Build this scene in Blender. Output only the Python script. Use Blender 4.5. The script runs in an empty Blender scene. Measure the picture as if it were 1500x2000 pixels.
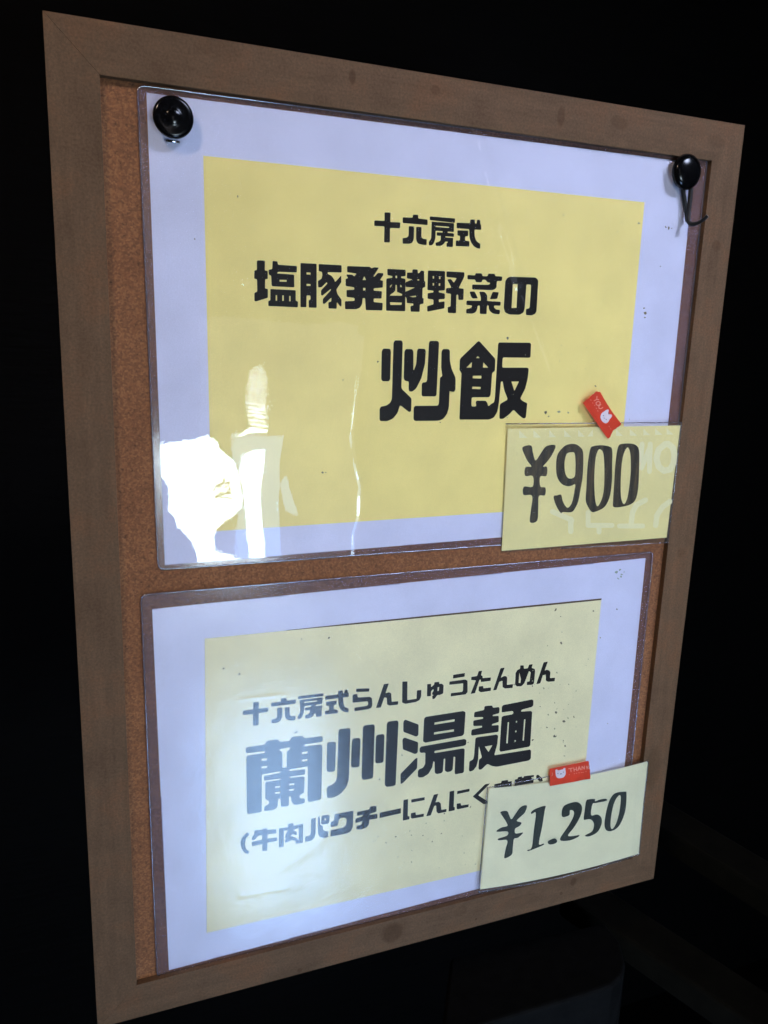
import bpy, bmesh, math, random
from mathutils import Vector, Matrix, noise
from mathutils.geometry import delaunay_2d_cdt
random.seed(4)
S = bpy.context.scene
COL = S.collection
BASE_H = 0.80                     # height of the board's foot above the ground

# ------------------------------------------------------------------ camera
# board frame: x right, y up, n out of the board (metres); world = (x, -n, y + BASE_H)
CX, CY, CN = -0.0003, 0.4510, 0.4719
FPX = 1567.0
R = ((0.92966, 0.0327, 0.36696), (-0.05058, -0.97529, 0.21504), (0.36493, -0.21848, -0.90504))
def bw(x, y, n=0.0): return Vector((x, -n, y + BASE_H))
def axis(v): return Vector((v[0], -v[2], v[1]))
cam_d = bpy.data.cameras.new('camera'); cam = bpy.data.objects.new('camera', cam_d); COL.objects.link(cam)
rx, ry, rz = axis(R[0]), -axis(R[1]), -axis(R[2])
m = Matrix((rx, ry, rz)).transposed().to_4x4(); m.translation = bw(CX, CY, CN)
cam.matrix_world = m
cam_d.sensor_fit = 'VERTICAL'; cam_d.sensor_height = 24.0; cam_d.lens = 24.0 * FPX / 2000.0
cam_d.clip_start = 0.01; cam_d.clip_end = 50
S.camera = cam
S.view_settings.view_transform = 'Standard'; S.view_settings.look = 'None'
S.view_settings.exposure = 0.03; S.view_settings.gamma = 1.0
S.render.engine = 'CYCLES'
S.cycles.transparent_max_bounces = 16

# ------------------------------------------------------------------ light
W = bpy.data.worlds.new('World'); S.world = W; W.use_nodes = True
W.node_tree.nodes['Background'].inputs[0].default_value = (0.10, 0.13, 0.2, 1)
W.node_tree.nodes['Background'].inputs[1].default_value = 0.02
def area(name, pos, target, sx, sy, radiance, col, spread=180):
    """rectangular lamp whose face has the given radiance"""
    d = bpy.data.lights.new(name, 'AREA'); d.shape = 'RECTANGLE'; d.size = sx; d.size_y = sy
    d.energy = radiance * sx * sy * math.pi; d.color = col; d.spread = math.radians(spread)
    o = bpy.data.objects.new(name, d); COL.objects.link(o); o.location = pos
    o.rotation_euler = (target - pos).to_track_quat('-Z', 'Y').to_euler()
    return o
DOOR_N = 1.6
area('daylight_behind_doorway', bw(0.5, 0.12, 1.95), bw(0.5, 0.12, 0), 2.2, 1.5, 30, (0.76, 0.92, 1.0))
area('street_floor_glow', bw(0.35, -0.46, 0.90), bw(0.35, -0.30, 0), 0.22, 0.42, 15.0, (0.38, 0.61, 1.0))
area('reflection_veil_lamp', bw(0.52, 0.16, 1.5), bw(0.52, 0.16, 0), 0.42, 0.62, 0.55, (0.80, 0.86, 1.0))  # added lamp before the mask wall, lays a faint veil over its reflection
area('blue_veil_lamp', bw(0.456, 0.023, 1.52), bw(0.456, 0.023, 0), 0.13, 0.336, 5.2, (0.33, 0.58, 1.0))  # added lamp, fills the gap in the reflected glare with a blue veil
area('crease_highlight_lamp', bw(0.150, 0.65, 1.5), bw(0.150, 0.65, 0), 0.07, 0.45, 1.9, (0.95, 0.85, 0.85))  # added lamp, there only to light the diagonal crease of the upper film
area('overhead_pool_lamp', bw(1.1, 1.5, 1.6), bw(0.25, 0.27, 0), 1.0, 0.8, 1.25, (0.64, 0.73, 1.0), 29)  # added lamp, beam narrowed to pool light on the middle of the board
area('warm_eave_lamp', bw(-0.62, 1.28, 0.95), bw(0.30, 0.25, 0), 0.10, 0.10, 170, (1.0, 0.78, 0.56))

# ------------------------------------------------------------------ helpers
def unproj(u, v, n=0.0):
    """point on the plane n of the board that the photograph shows at pixel (u, v)"""
    a, b = (u - 750) / FPX, (v - 1000) / FPX
    d = [R[0][i] * a + R[1][i] * b + R[2][i] for i in range(3)]
    s = (n - CN) / d[2]
    return (CX + s * d[0], CY + s * d[1], n)
def mesh_obj(name, verts, faces, mat, parent=None, smooth=False, mats=None, mi=None):
    off = parent['_w'] if parent is not None and '_w' in parent else None
    org = Vector(off) if off else Vector((0, 0, 0))
    me = bpy.data.meshes.new(name)
    me.from_pydata([tuple(Vector(v) - org) for v in verts], [], faces); me.validate(); me.update()
    for mm in (mats or [mat]): me.materials.append(mm)
    if mi:
        for p, k in zip(me.polygons, mi): p.material_index = k
    if smooth:
        for p in me.polygons: p.use_smooth = True
    o = bpy.data.objects.new(name, me); COL.objects.link(o)
    if parent is not None:
        o.parent = parent
        o['_w'] = list(org)
    return o
def thing(name, label, cat, loc, group=None):
    o = bpy.data.objects.new(name, None); COL.objects.link(o); o.empty_display_size = .02
    o.location = loc; o['_w'] = list(loc); o['label'] = label; o['category'] = cat
    if group: o['group'] = group
    return o
def rounded(pts, r):
    out = []; n = len(pts)
    for i in range(n):
        p0, p, p1 = Vector(pts[i - 1]), Vector(pts[i]), Vector(pts[(i + 1) % n])
        a, b = p0 - p, p1 - p
        la, lb = a.length, b.length
        if la < 1e-9 or lb < 1e-9: continue
        c = min(r, la * .45, lb * .45)
        A, B = p + a / la * c, p + b / lb * c
        for t in (0, .33, .67, 1):
            out.append((A * (1 - t) ** 2 + p * 2 * t * (1 - t) + B * t * t)[:])
    return out
def smooth_closed(pts, k=4):
    out = []; n = len(pts)
    for i in range(n):
        P = [Vector(pts[(i + j - 1) % n]) for j in range(4)]
        for q in range(k):
            t = q / k
            out.append((0.5 * ((2 * P[1]) + (P[2] - P[0]) * t + (2 * P[0] - 5 * P[1] + 4 * P[2] - P[3]) * t * t + (3 * P[1] - P[0] - 3 * P[2] + P[3]) * t ** 3))[:])
    return out
def inside(p, poly):
    x, y = p; c = False; n = len(poly); j = n - 1
    for i in range(n):
        xi, yi = poly[i]; xj, yj = poly[j]
        if (yi > y) != (yj > y) and x < (xj - xi) * (y - yi) / (yj - yi) + xi: c = not c
        j = i
    return c
def stroke(pts, w):
    """outline pieces of a polyline of width w"""
    res = []
    for a, b in zip(pts[:-1], pts[1:]):
        A, B = Vector(a), Vector(b); d = (B - A)
        if d.length < 1e-9: continue
        d.normalize(); nrm = Vector((-d.y, d.x)) * w / 2
        pl = []
        th = math.atan2(nrm.y, nrm.x)
        for k in range(7):
            t = th + math.pi * k / 6; pl.append((A.x + math.cos(t) * w / 2, A.y + math.sin(t) * w / 2))
        for k in range(7):
            t = th + math.pi + math.pi * k / 6; pl.append((B.x + math.cos(t) * w / 2, B.y + math.sin(t) * w / 2))
        res.append(pl)
    return res
def parse(txt, ox, oy, s, r):
    """glyph outlines: P solid, H hole, S<width> stroke, O<rx,ry> ; returns (sign, polygon) in photo pixels"""
    items = []
    for ln in txt.strip().replace(';', '\n').split('\n'):
        tk = ln.split()
        if not tk: continue
        c = tk[0]
        pts = [tuple(float(q) for q in t.split(',')) for t in tk[1:]]
        if c in 'PQ' : pl = [rounded(pts, r)]; sg = 1
        elif c == 'C': pl = [smooth_closed(pts)]; sg = 1
        elif c == 'H': pl = [rounded(pts, r * .3)]; sg = -1
        elif c == 'G': pl = [smooth_closed(pts)]; sg = -1
        elif c[0] == 'S': pl = stroke(pts, float(c[1:])); sg = 1
        for p in pl: items.append((sg, [(ox + x * s, oy + y * s) for x, y in p]))
    return items
def ink(name, items, nf, mat, parent):
    """fills the union of the outlines minus the holes and lays it on the surface n = nf(u, v)"""
    # independent clusters keep the triangulation quick
    boxes = []
    for sg, p in items:
        xs = [q[0] for q in p]; ys = [q[1] for q in p]; boxes.append([min(xs), min(ys), max(xs), max(ys)])
    groups = []
    for i, b in enumerate(boxes):
        hit = [g for g in groups if any(not (b[2] < boxes[j][0] or b[0] > boxes[j][2] or b[3] < boxes[j][1] or b[1] > boxes[j][3]) for j in g)]
        ng = [i]
        for g in hit: ng += g; groups.remove(g)
        groups.append(ng)
    V, F = [], []
    for g in groups:
        vs, es = [], []
        for i in g:
            p = items[i][1]; k = len(vs)
            vs += [Vector(q) for q in p]; es += [(k + j, k + (j + 1) % len(p)) for j in range(len(p))]
        r = delaunay_2d_cdt(vs, es, [], 0, 1e-4)
        k = len(V)
        V += [bw(*unproj(q[0], q[1], nf(q[0], q[1]))) for q in r[0]]
        pos = [items[i][1] for i in g if items[i][0] > 0]; neg = [items[i][1] for i in g if items[i][0] < 0]
        for f in r[2]:
            c = (sum(r[0][i].x for i in f) / 3, sum(r[0][i].y for i in f) / 3)
            if any(inside(c, p) for p in pos) and not any(inside(c, p) for p in neg):
                # image y runs down, so flip for a normal towards the viewer
                F.append(tuple(k + i for i in f))
    o = mesh_obj(name, V, F, mat, parent)
    return o
def slab(name, px, n0, n1, mat, parent, corner=0.0, nf=None):
    """thin sheet with real thickness; px = outline in photo pixels"""
    top = px if not corner else rounded(px, corner)
    V = []; N = len(top)
    P = [unproj(u, v, n1 if nf is None else nf(u, v)) for u, v in top]
    V += [bw(*p) for p in P] + [bw(p[0], p[1], p[2] - (n1 - n0)) for p in P]
    F = [tuple(range(N)), tuple(range(2 * N - 1, N - 1, -1))] + [(i, N + i, N + (i + 1) % N, (i + 1) % N) for i in range(N)]
    o = mesh_obj(name, V, F, mat, parent)
    bm = bmesh.new(); bm.from_mesh(o.data); bmesh.ops.recalc_face_normals(bm, faces=bm.faces); bm.to_mesh(o.data); bm.free()
    return o
def prism(name, pts, n0, n1, mat, parent, bev=0.0):
    """board-plane outline pts (metres) extruded from n0 to n1"""
    N = len(pts)
    V = [bw(x, y, n1) for x, y in pts] + [bw(x, y, n0) for x, y in pts]
    F = [tuple(range(N)), tuple(range(2 * N - 1, N - 1, -1))] + [(i, N + i, N + (i + 1) % N, (i + 1) % N) for i in range(N)]
    o = mesh_obj(name, V, F, mat, parent)
    bm = bmesh.new(); bm.from_mesh(o.data); bmesh.ops.recalc_face_normals(bm, faces=bm.faces); bm.to_mesh(o.data); bm.free()
    if bev:
        b = o.modifiers.new('bevel', 'BEVEL'); b.width = bev; b.segments = 2; b.limit_method = 'ANGLE'
    return o
def tube(name, pts, rad, mat, parent, closed=False, seg=8, flat=1.0):
    P = [Vector(p) for p in pts]; N = len(P); V, F = [], []
    prev = None
    for i, p in enumerate(P):
        a = P[(i - 1) % N] if (closed or i > 0) else p
        b = P[(i + 1) % N] if (closed or i < N - 1) else p
        t = (b - a).normalized()
        if prev is None: u = t.orthogonal().normalized()
        else: u = (prev - t * prev.dot(t)).normalized()
        prev = u; w = t.cross(u)
        r = rad[i] if isinstance(rad, (list, tuple)) else rad
        for k in range(seg):
            th = 2 * math.pi * k / seg
            V.append(p + u * math.cos(th) * r + w * math.sin(th) * r * flat)
    M = N if closed else N - 1
    for i in range(M):
        for k in range(seg):
            a, b = i * seg + k, i * seg + (k + 1) % seg
            c, d = ((i + 1) % N) * seg + (k + 1) % seg, ((i + 1) % N) * seg + k
            F.append((a, b, c, d))
    if not closed:
        F.append(tuple(range(seg))[::-1]); F.append(tuple((N - 1) * seg + k for k in range(seg)))
    return mesh_obj(name, V, F, mat, parent, smooth=True)
def lathe(name, prof, centre, mat, parent, seg=48, tilt=(0, 0)):
    """profile (radius, n) turned about the board normal at centre (x, y, n)"""
    V, F = [], []
    for r, n in prof:
        for k in range(seg):
            th = 2 * math.pi * k / seg
            x, y = r * math.cos(th), r * math.sin(th)
            V.append(bw(centre[0] + x + n * tilt[0], centre[1] + y + n * tilt[1], centre[2] + n - x * tilt[0] - y * tilt[1]))
    for i in range(len(prof) - 1):
        for k in range(seg):
            F.append((i * seg + k, i * seg + (k + 1) % seg, (i + 1) * seg + (k + 1) % seg, (i + 1) * seg + k))
    F.append(tuple((len(prof) - 1) * seg + k for k in range(seg)))
    F.append(tuple(range(seg))[::-1])
    return mesh_obj(name, V, F, mat, parent, smooth=True)

# ------------------------------------------------------------------ materials
def new_mat(name):
    m = bpy.data.materials.new(name); m.use_nodes = True
    nt = m.node_tree; return m, nt, nt.nodes['Principled BSDF']
def nd(nt, t, **kw):
    n = nt.nodes.new(t)
    for k, v in kw.items():
        if k in n.inputs: n.inputs[k].default_value = v
        else: setattr(n, k, v)
    return n
def ramp(nt, src, stops):
    r = nt.nodes.new('ShaderNodeValToRGB'); e = r.color_ramp.elements
    while len(e) < len(stops): e.new(.5)
    for q, (p, c) in zip(e, stops): q.position = p; q.color = (*c, 1)
    nt.links.new(src, r.inputs[0]); return r
def geo_pos(nt, scale=(1, 1, 1), loc=(0, 0, 0)):
    g = nd(nt, 'ShaderNodeNewGeometry'); mp = nd(nt, 'ShaderNodeMapping'); mp.inputs['Scale'].default_value = scale
    mp.inputs['Location'].default_value = loc
    nt.links.new(g.outputs['Position'], mp.inputs['Vector']); return mp.outputs['Vector']
def noise_n(nt, vec, scale, detail=4, rough=.55):
    n = nd(nt, 'ShaderNodeTexNoise', Scale=scale, Detail=detail, Roughness=rough); nt.links.new(vec, n.inputs['Vector']); return n
def mixc(nt, fac, a, b, mode='MIX'):
    x = nt.nodes.new('ShaderNodeMix'); x.data_type = 'RGBA'; x.blend_type = mode
    for inp, v in ((x.inputs[0], fac), (x.inputs[6], a), (x.inputs[7], b)):
        if isinstance(v, bpy.types.NodeSocket): nt.links.new(v, inp)
        elif isinstance(v, (int, float)): inp.default_value = v
        else: inp.default_value = (*v, 1)
    return x.outputs[2]
def blob(nt, centre, radius, warp=.35):
    """soft-edged stain of its own shape at a world point, 1 inside, 0 outside"""
    g = nd(nt, 'ShaderNodeNewGeometry')
    nz = noise_n(nt, g.outputs['Position'], 90, 3)
    ad = nd(nt, 'ShaderNodeVectorMath', operation='MULTIPLY_ADD')
    nt.links.new(nz.outputs['Color'], ad.inputs[0]); ad.inputs[1].default_value = (radius[0] * warp * 2,) * 3
    nt.links.new(g.outputs['Position'], ad.inputs[2])
    sb = nd(nt, 'ShaderNodeVectorMath', operation='SUBTRACT'); nt.links.new(ad.outputs[0], sb.inputs[0])
    sb.inputs[1].default_value = tuple(Vector(centre) + Vector((1, 1, 1)) * radius[0] * warp)
    dv = nd(nt, 'ShaderNodeVectorMath', operation='DIVIDE'); nt.links.new(sb.outputs[0], dv.inputs[0])
    dv.inputs[1].default_value = (radius[0], 1.0, radius[1])
    ln = nd(nt, 'ShaderNodeVectorMath', operation='LENGTH'); nt.links.new(dv.outputs[0], ln.inputs[0])
    mr = nd(nt, 'ShaderNodeMapRange'); mr.inputs[1].default_value = 1.15; mr.inputs[2].default_value = .75
    nt.links.new(ln.outputs['Value'], mr.inputs[0]); return mr.outputs[0]

def frame_mat(name, along_x, stains):
    m, nt, b = new_mat(name)
    v = geo_pos(nt, (6, 60, 60) if along_x else (60, 60, 6))
    n1 = noise_n(nt, v, 3, 6, .65)
    v2 = geo_pos(nt); n2 = noise_n(nt, v2, 26, 7, .68); n3 = noise_n(nt, v2, 700, 3, .7)
    c1 = ramp(nt, n1.outputs[0], [(.3, (.122, .069, .035)), (.7, (.166, .095, .050))])
    c2 = ramp(nt, n2.outputs[0], [(.3, (.72, .68, .64)), (.5, (1, 1, 1)), (.72, (1.28, 1.04, .88))])
    c3 = ramp(nt, n3.outputs[0], [(.3, (.68, .66, .64)), (.7, (1.2, 1.2, 1.2))])
    col = mixc(nt, .9, c1.outputs[0], c2.outputs[0], 'MULTIPLY'); col = mixc(nt, .8, col, c3.outputs[0], 'MULTIPLY')
    for (px, py, w, h, dark) in stains:
        p = unproj(px, py, 0); f = blob(nt, bw(*p), (w, h))
        ml = nd(nt, 'ShaderNodeMath', operation='MULTIPLY'); nt.links.new(f, ml.inputs[0]); ml.inputs[1].default_value = dark
        col = mixc(nt, ml.outputs[0], col, (.060, .026, .007))
    nt.links.new(col, b.inputs['Base Color']); b.inputs['Roughness'].default_value = .7; b.inputs['Specular IOR Level'].default_value = .22
    bp = nd(nt, 'ShaderNodeBump', Strength=.25, Distance=.0003); nt.links.new(n3.outputs[0], bp.inputs['Height'])
    nt.links.new(bp.outputs[0], b.inputs['Normal']); return m
M_top = frame_mat('frame_board_top', True, [(688, 150, .0022, .0040, .6), (850, 175, .003, .003, .35), (1096, 228, .003, .006, .5), (430, 100, .012, .006, .2), (1210, 240, .007, .004, .35), (1400, 275, .008, .004, .3)])
M_side = frame_mat('frame_board_side', False, [(165, 700, .004, .012, .15), (1400, 480, .004, .004, .4), (1330, 1080, .004, .004, .3), (150, 1200, .003, .008, .2), (1275, 1500, .008, .02, .35)])
M_bot = frame_mat('frame_board_bottom', True, [(766, 1822, .0085, .009, .55), (900, 1780, .006, .005, .25), (585, 1895, .0018, .0018, .5), (1120, 1722, .003, .004, .6), (1096, 1745, .0016, .0016, .5), (930, 1795, .001, .001, .6), (1020, 1760, .02, .006, .2)])

def cork_mat():
    m, nt, b = new_mat('cork'); v = geo_pos(nt)
    vo = nd(nt, 'ShaderNodeTexVoronoi', Scale=1000.0); nt.links.new(v, vo.inputs['Vector'])
    n1 = noise_n(nt, v, 420, 4, .7); n2 = noise_n(nt, v, 30, 3)
    gr = nd(nt, 'ShaderNodeSeparateColor'); nt.links.new(vo.outputs['Color'], gr.inputs[0])
    c = ramp(nt, gr.outputs[0], [(0, (.17, .068, .026)), (.5, (.235, .092, .034)), (1, (.31, .132, .052))])
    d = ramp(nt, n1.outputs[0], [(.28, (.42, .34, .28)), (.42, (.95, .95, .95)), (.8, (1.25, 1.2, 1.1))])
    e = ramp(nt, n2.outputs[0], [(.3, (.85, .8, .75)), (.7, (1.1, 1.1, 1.1))])
    col = mixc(nt, 1, c.outputs[0], d.outputs[0], 'MULTIPLY'); col = mixc(nt, 1, col, e.outputs[0], 'MULTIPLY')
    nt.links.new(col, b.inputs['Base Color']); b.inputs['Roughness'].default_value = .85
    bp = nd(nt, 'ShaderNodeBump', Strength=.6, Distance=.0005); nt.links.new(n1.outputs[0], bp.inputs['Height'])
    nt.links.new(bp.outputs[0], b.inputs['Normal']); return m
M_cork = cork_mat()
def paper_mat(name, col, var=.05, rough=.6, scale=24):
    m, nt, b = new_mat(name); v = geo_pos(nt)
    n1 = noise_n(nt, v, scale, 4); n2 = noise_n(nt, v, 1500, 2)
    lo = tuple(c * (1 - var * 1.6) for c in col); hi = tuple(min(1, c * (1 + var)) for c in col)
    c = ramp(nt, n1.outputs[0], [(.3, lo), (.7, hi)])
    d = ramp(nt, n2.outputs[0], [(.3, (.93, .93, .93)), (.7, (1.03, 1.03, 1.03))])
    cc = mixc(nt, 1, c.outputs[0], d.outputs[0], 'MULTIPLY')
    nt.links.new(cc, b.inputs['Base Color']); b.inputs['Roughness'].default_value = rough
    return m
M_white = paper_mat('white_paper', (.70, .70, .88))
M_yellow = paper_mat('yellow_paper', (.96, .79, .27), .04)
M_yellow2 = paper_mat('faded_yellow_paper', (.88, .80, .47), .06)
M_card = paper_mat('lemon_card', (.93, .81, .36), .05, .5)
M_card2 = paper_mat('pale_lemon_card', (.93, .88, .58), .05, .5)
M_ghost = paper_mat('show_through_print', (.95, .88, .52), .03)
M_ink = paper_mat('black_print', (.010, .007, .005), .2, .6)
M_ink.node_tree.nodes['Principled BSDF'].inputs['Specular IOR Level'].default_value = .1
def marker_mat(name, a, b_, sc):
    m, nt, b = new_mat(name); v = geo_pos(nt, (260, 100, 30)); n1 = noise_n(nt, v, 1.2, 3, .6)
    c = ramp(nt, n1.outputs[0], [(.35, a), (.75, b_)])
    nt.links.new(c.outputs[0], b.inputs['Base Color']); b.inputs['Roughness'].default_value = .4; return m
M_mark = marker_mat('brown_black_marker', (.010, .008, .004), (.105, .068, .030), 1)
M_mark2 = marker_mat('green_black_marker', (.004, .009, .005), (.022, .034, .020), 1)
def simple(name, col, rough=.5, metal=0.0, coat=0.0):
    m, nt, b = new_mat(name); v = geo_pos(nt); n1 = noise_n(nt, v, 60, 3)
    c = ramp(nt, n1.outputs[0], [(.3, tuple(q * .85 for q in col)), (.7, tuple(min(1, q * 1.12) for q in col))])
    nt.links.new(c.outputs[0], b.inputs['Base Color'])
    b.inputs['Roughness'].default_value = rough; b.inputs['Metallic'].default_value = metal
    b.inputs['Coat Weight'].default_value = coat; return m
M_black = simple('black_plastic', (.003, .003, .0035), .16)
M_black.node_tree.nodes['Principled BSDF'].inputs['Specular IOR Level'].default_value = .28
M_hook = simple('black_hook_plastic', (.003, .003, .0035), .45)
M_steel = simple('bright_steel', (.8, .82, .85), .15, 1.0)
M_red = simple('red_tape', (.72, .055, .022), .35, 0, .3)
M_pink = simple('pink_print', (.85, .30, .22), .5)
M_face = simple('white_print', (.72, .62, .66), .5)
M_grey = simple('grey_print', (.16, .15, .22), .5)
M_speck = simple('dried_speck', (.15, .13, .075), .7)
M_smudge = simple('faint_smudge', (.36, .34, .20), .8)
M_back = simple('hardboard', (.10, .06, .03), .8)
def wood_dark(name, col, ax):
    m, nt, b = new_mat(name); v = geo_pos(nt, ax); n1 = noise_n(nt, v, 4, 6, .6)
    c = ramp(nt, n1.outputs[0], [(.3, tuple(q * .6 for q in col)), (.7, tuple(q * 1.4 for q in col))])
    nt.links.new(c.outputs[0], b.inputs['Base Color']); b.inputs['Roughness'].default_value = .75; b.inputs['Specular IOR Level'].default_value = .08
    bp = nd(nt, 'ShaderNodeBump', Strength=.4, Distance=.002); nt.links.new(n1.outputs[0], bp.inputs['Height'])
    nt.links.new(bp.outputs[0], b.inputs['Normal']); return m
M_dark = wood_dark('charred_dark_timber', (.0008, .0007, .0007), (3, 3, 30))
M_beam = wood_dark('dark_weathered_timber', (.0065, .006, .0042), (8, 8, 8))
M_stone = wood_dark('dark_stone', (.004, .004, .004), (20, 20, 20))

def film_mat(name, rough, haze, haze_col, gain, bump=0.0, bscale=60, tint=(1, 1, 1), broad=.20):
    """clear plastic: transparent body, Fresnel gloss, a little milky haze"""
    m = bpy.data.materials.new(name); m.use_nodes = True; nt = m.node_tree; nt.nodes.clear()
    out = nd(nt, 'ShaderNodeOutputMaterial'); tr = nd(nt, 'ShaderNodeBsdfTransparent'); tr.inputs[0].default_value = (*tint, 1)
    df = nd(nt, 'ShaderNodeBsdfDiffuse'); df.inputs[0].default_value = (*haze_col, 1)
    gl = nd(nt, 'ShaderNodeBsdfGlossy'); gl.inputs['Roughness'].default_value = rough; gl.inputs[0].default_value = (1, 1, 1, 1)
    fr = nd(nt, 'ShaderNodeFresnel', IOR=1.5)
    gb = nd(nt, 'ShaderNodeNewGeometry'); mi = nd(nt, 'ShaderNodeMapRange')        # same gloss seen from either side
    mi.inputs[3].default_value = 1.5; mi.inputs[4].default_value = 1 / 1.5
    nt.links.new(gb.outputs['Backfacing'], mi.inputs[0]); nt.links.new(mi.outputs[0], fr.inputs['IOR'])
    v = geo_pos(nt)
    nz = noise_n(nt, v, 35, 4); hz = nd(nt, 'ShaderNodeMapRange'); nt.links.new(nz.outputs[0], hz.inputs[0])
    hz.inputs[1].default_value = .3; hz.inputs[2].default_value = .7; hz.inputs[3].default_value = haze * .6; hz.inputs[4].default_value = haze * 1.4
    m1 = nd(nt, 'ShaderNodeMixShader'); nt.links.new(hz.outputs[0], m1.inputs[0]); nt.links.new(tr.outputs[0], m1.inputs[1]); nt.links.new(df.outputs[0], m1.inputs[2])
    ml = nd(nt, 'ShaderNodeMath', operation='MULTIPLY'); ml.use_clamp = True
    nt.links.new(fr.outputs[0], ml.inputs[0]); ml.inputs[1].default_value = gain
    g2 = nd(nt, 'ShaderNodeBsdfGlossy'); g2.inputs['Roughness'].default_value = .42; g2.inputs[0].default_value = (1, 1, 1, 1)
    mg = nd(nt, 'ShaderNodeMixShader'); mg.inputs[0].default_value = broad       # fine scuffs spread part of the gloss
    nt.links.new(gl.outputs[0], mg.inputs[1]); nt.links.new(g2.outputs[0], mg.inputs[2])
    m2 = nd(nt, 'ShaderNodeMixShader'); nt.links.new(ml.outputs[0], m2.inputs[0]); nt.links.new(m1.outputs[0], m2.inputs[1]); nt.links.new(mg.outputs[0], m2.inputs[2])
    nt.links.new(m2.outputs[0], out.inputs[0])
    if bump:
        n2 = noise_n(nt, v, bscale, 5, .55)
        bp = nd(nt, 'ShaderNodeBump', Strength=bump, Distance=.001); nt.links.new(n2.outputs[0], bp.inputs['Height'])
        nt.links.new(bp.outputs[0], gl.inputs['Normal'])
    return m
M_film1 = film_mat('clear_laminate', .002, .004, (.7, .72, .8), 1.5, .014, 130)
M_film2 = film_mat('scuffed_laminate', .20, .006, (.7, .72, .75), 1.6, .16, 60)
M_edge = film_mat('laminate_margin', .12, .16, (.36, .30, .36), 1.4, .05, 90, (.80, .78, .86))
M_rim = film_mat('laminate_rim', .10, .16, (.55, .50, .55), 3.0, 0, 90, (.62, .58, .66))
M_sleeve = film_mat('card_sleeve_plastic', .08, .015, (.6, .62, .5), 1.4, .05, 60)

# ------------------------------------------------------------------ the setting
BW_, BH_, RAIL = 0.4516, 0.600, 0.0255
N_CORK = -0.0044
def struct(o): o['kind'] = 'structure'; return o
# dark wall behind and the ground below
V = [bw(-3, -BASE_H + .004, -.55), bw(4, -BASE_H + .004, -.55), bw(4, 2.2, -.55), bw(-3, 2.2, -.55)]
struct(mesh_obj('wall', V, [(0, 1, 2, 3)], M_dark))
struct(mesh_obj('ground', [bw(-6, -BASE_H, -4), bw(8, -BASE_H, -4), bw(8, -BASE_H, 6), bw(-6, -BASE_H, 6)], [(0, 1, 2, 3)], M_dark))
def on_y(u, v, y):
    """point at height y of the board frame seen at pixel (u, v)"""
    a, b = (u - 750) / FPX, (v - 1000) / FPX
    d = [R[0][i] * a + R[1][i] * b + R[2][i] for i in range(3)]
    s = (y - CY) / d[1]
    return Vector((CX + s * d[0], y, CN + s * d[2]))
def beam(name, label, a, b, width, thick, y, mat, side=1):
    """timber lying level, its upper front edge running from a to b (board-frame points)"""
    d = (b - a); d.y = 0; d.normalize(); nrm = Vector((d.z, 0, -d.x)) * side
    a2, b2 = a - d * .05, b + d * .5
    c = [a2, b2, b2 + nrm * width, a2 + nrm * width]
    org = bw(*(sum(c, Vector()) / 4)); org.z -= thick
    me_v = [bw(p.x, y, p.z) - org for p in c] + [bw(p.x, y - thick, p.z) - org for p in c]
    me = bpy.data.meshes.new(name); me.from_pydata([tuple(v) for v in me_v], [], [(0, 1, 2, 3), (7, 6, 5, 4), (0, 4, 5, 1), (1, 5, 6, 2), (2, 6, 7, 3), (3, 7, 4, 0)])
    bm = bmesh.new(); bm.from_mesh(me); bmesh.ops.recalc_face_normals(bm, faces=bm.faces); bm.to_mesh(me); bm.free()
    me.materials.append(mat); o = bpy.data.objects.new(name, me); COL.objects.link(o); o.location = org
    bv = o.modifiers.new('bevel', 'BEVEL'); bv.width = .004; bv.segments = 2
    o['label'] = label; o['category'] = 'timber beam'; return o
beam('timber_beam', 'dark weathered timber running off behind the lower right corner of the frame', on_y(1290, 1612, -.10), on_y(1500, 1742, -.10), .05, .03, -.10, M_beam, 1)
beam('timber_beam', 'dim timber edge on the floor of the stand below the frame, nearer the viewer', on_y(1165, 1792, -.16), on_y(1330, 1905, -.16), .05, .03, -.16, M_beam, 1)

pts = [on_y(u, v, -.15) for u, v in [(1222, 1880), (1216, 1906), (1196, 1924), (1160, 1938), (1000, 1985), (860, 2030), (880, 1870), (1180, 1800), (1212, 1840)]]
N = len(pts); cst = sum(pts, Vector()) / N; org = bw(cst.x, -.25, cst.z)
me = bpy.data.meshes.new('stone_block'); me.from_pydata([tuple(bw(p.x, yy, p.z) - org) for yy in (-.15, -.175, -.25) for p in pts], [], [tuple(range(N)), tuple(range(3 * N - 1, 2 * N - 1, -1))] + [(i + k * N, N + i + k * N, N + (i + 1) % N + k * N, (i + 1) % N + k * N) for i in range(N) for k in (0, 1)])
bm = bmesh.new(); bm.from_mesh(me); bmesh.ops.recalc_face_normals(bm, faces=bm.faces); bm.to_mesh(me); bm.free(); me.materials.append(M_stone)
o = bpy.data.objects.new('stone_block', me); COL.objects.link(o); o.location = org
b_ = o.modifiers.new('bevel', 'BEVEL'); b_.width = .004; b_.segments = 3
o['label'] = 'dark rounded stone block lying in shadow under the bottom edge of the frame'; o['category'] = 'stone block'

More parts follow.
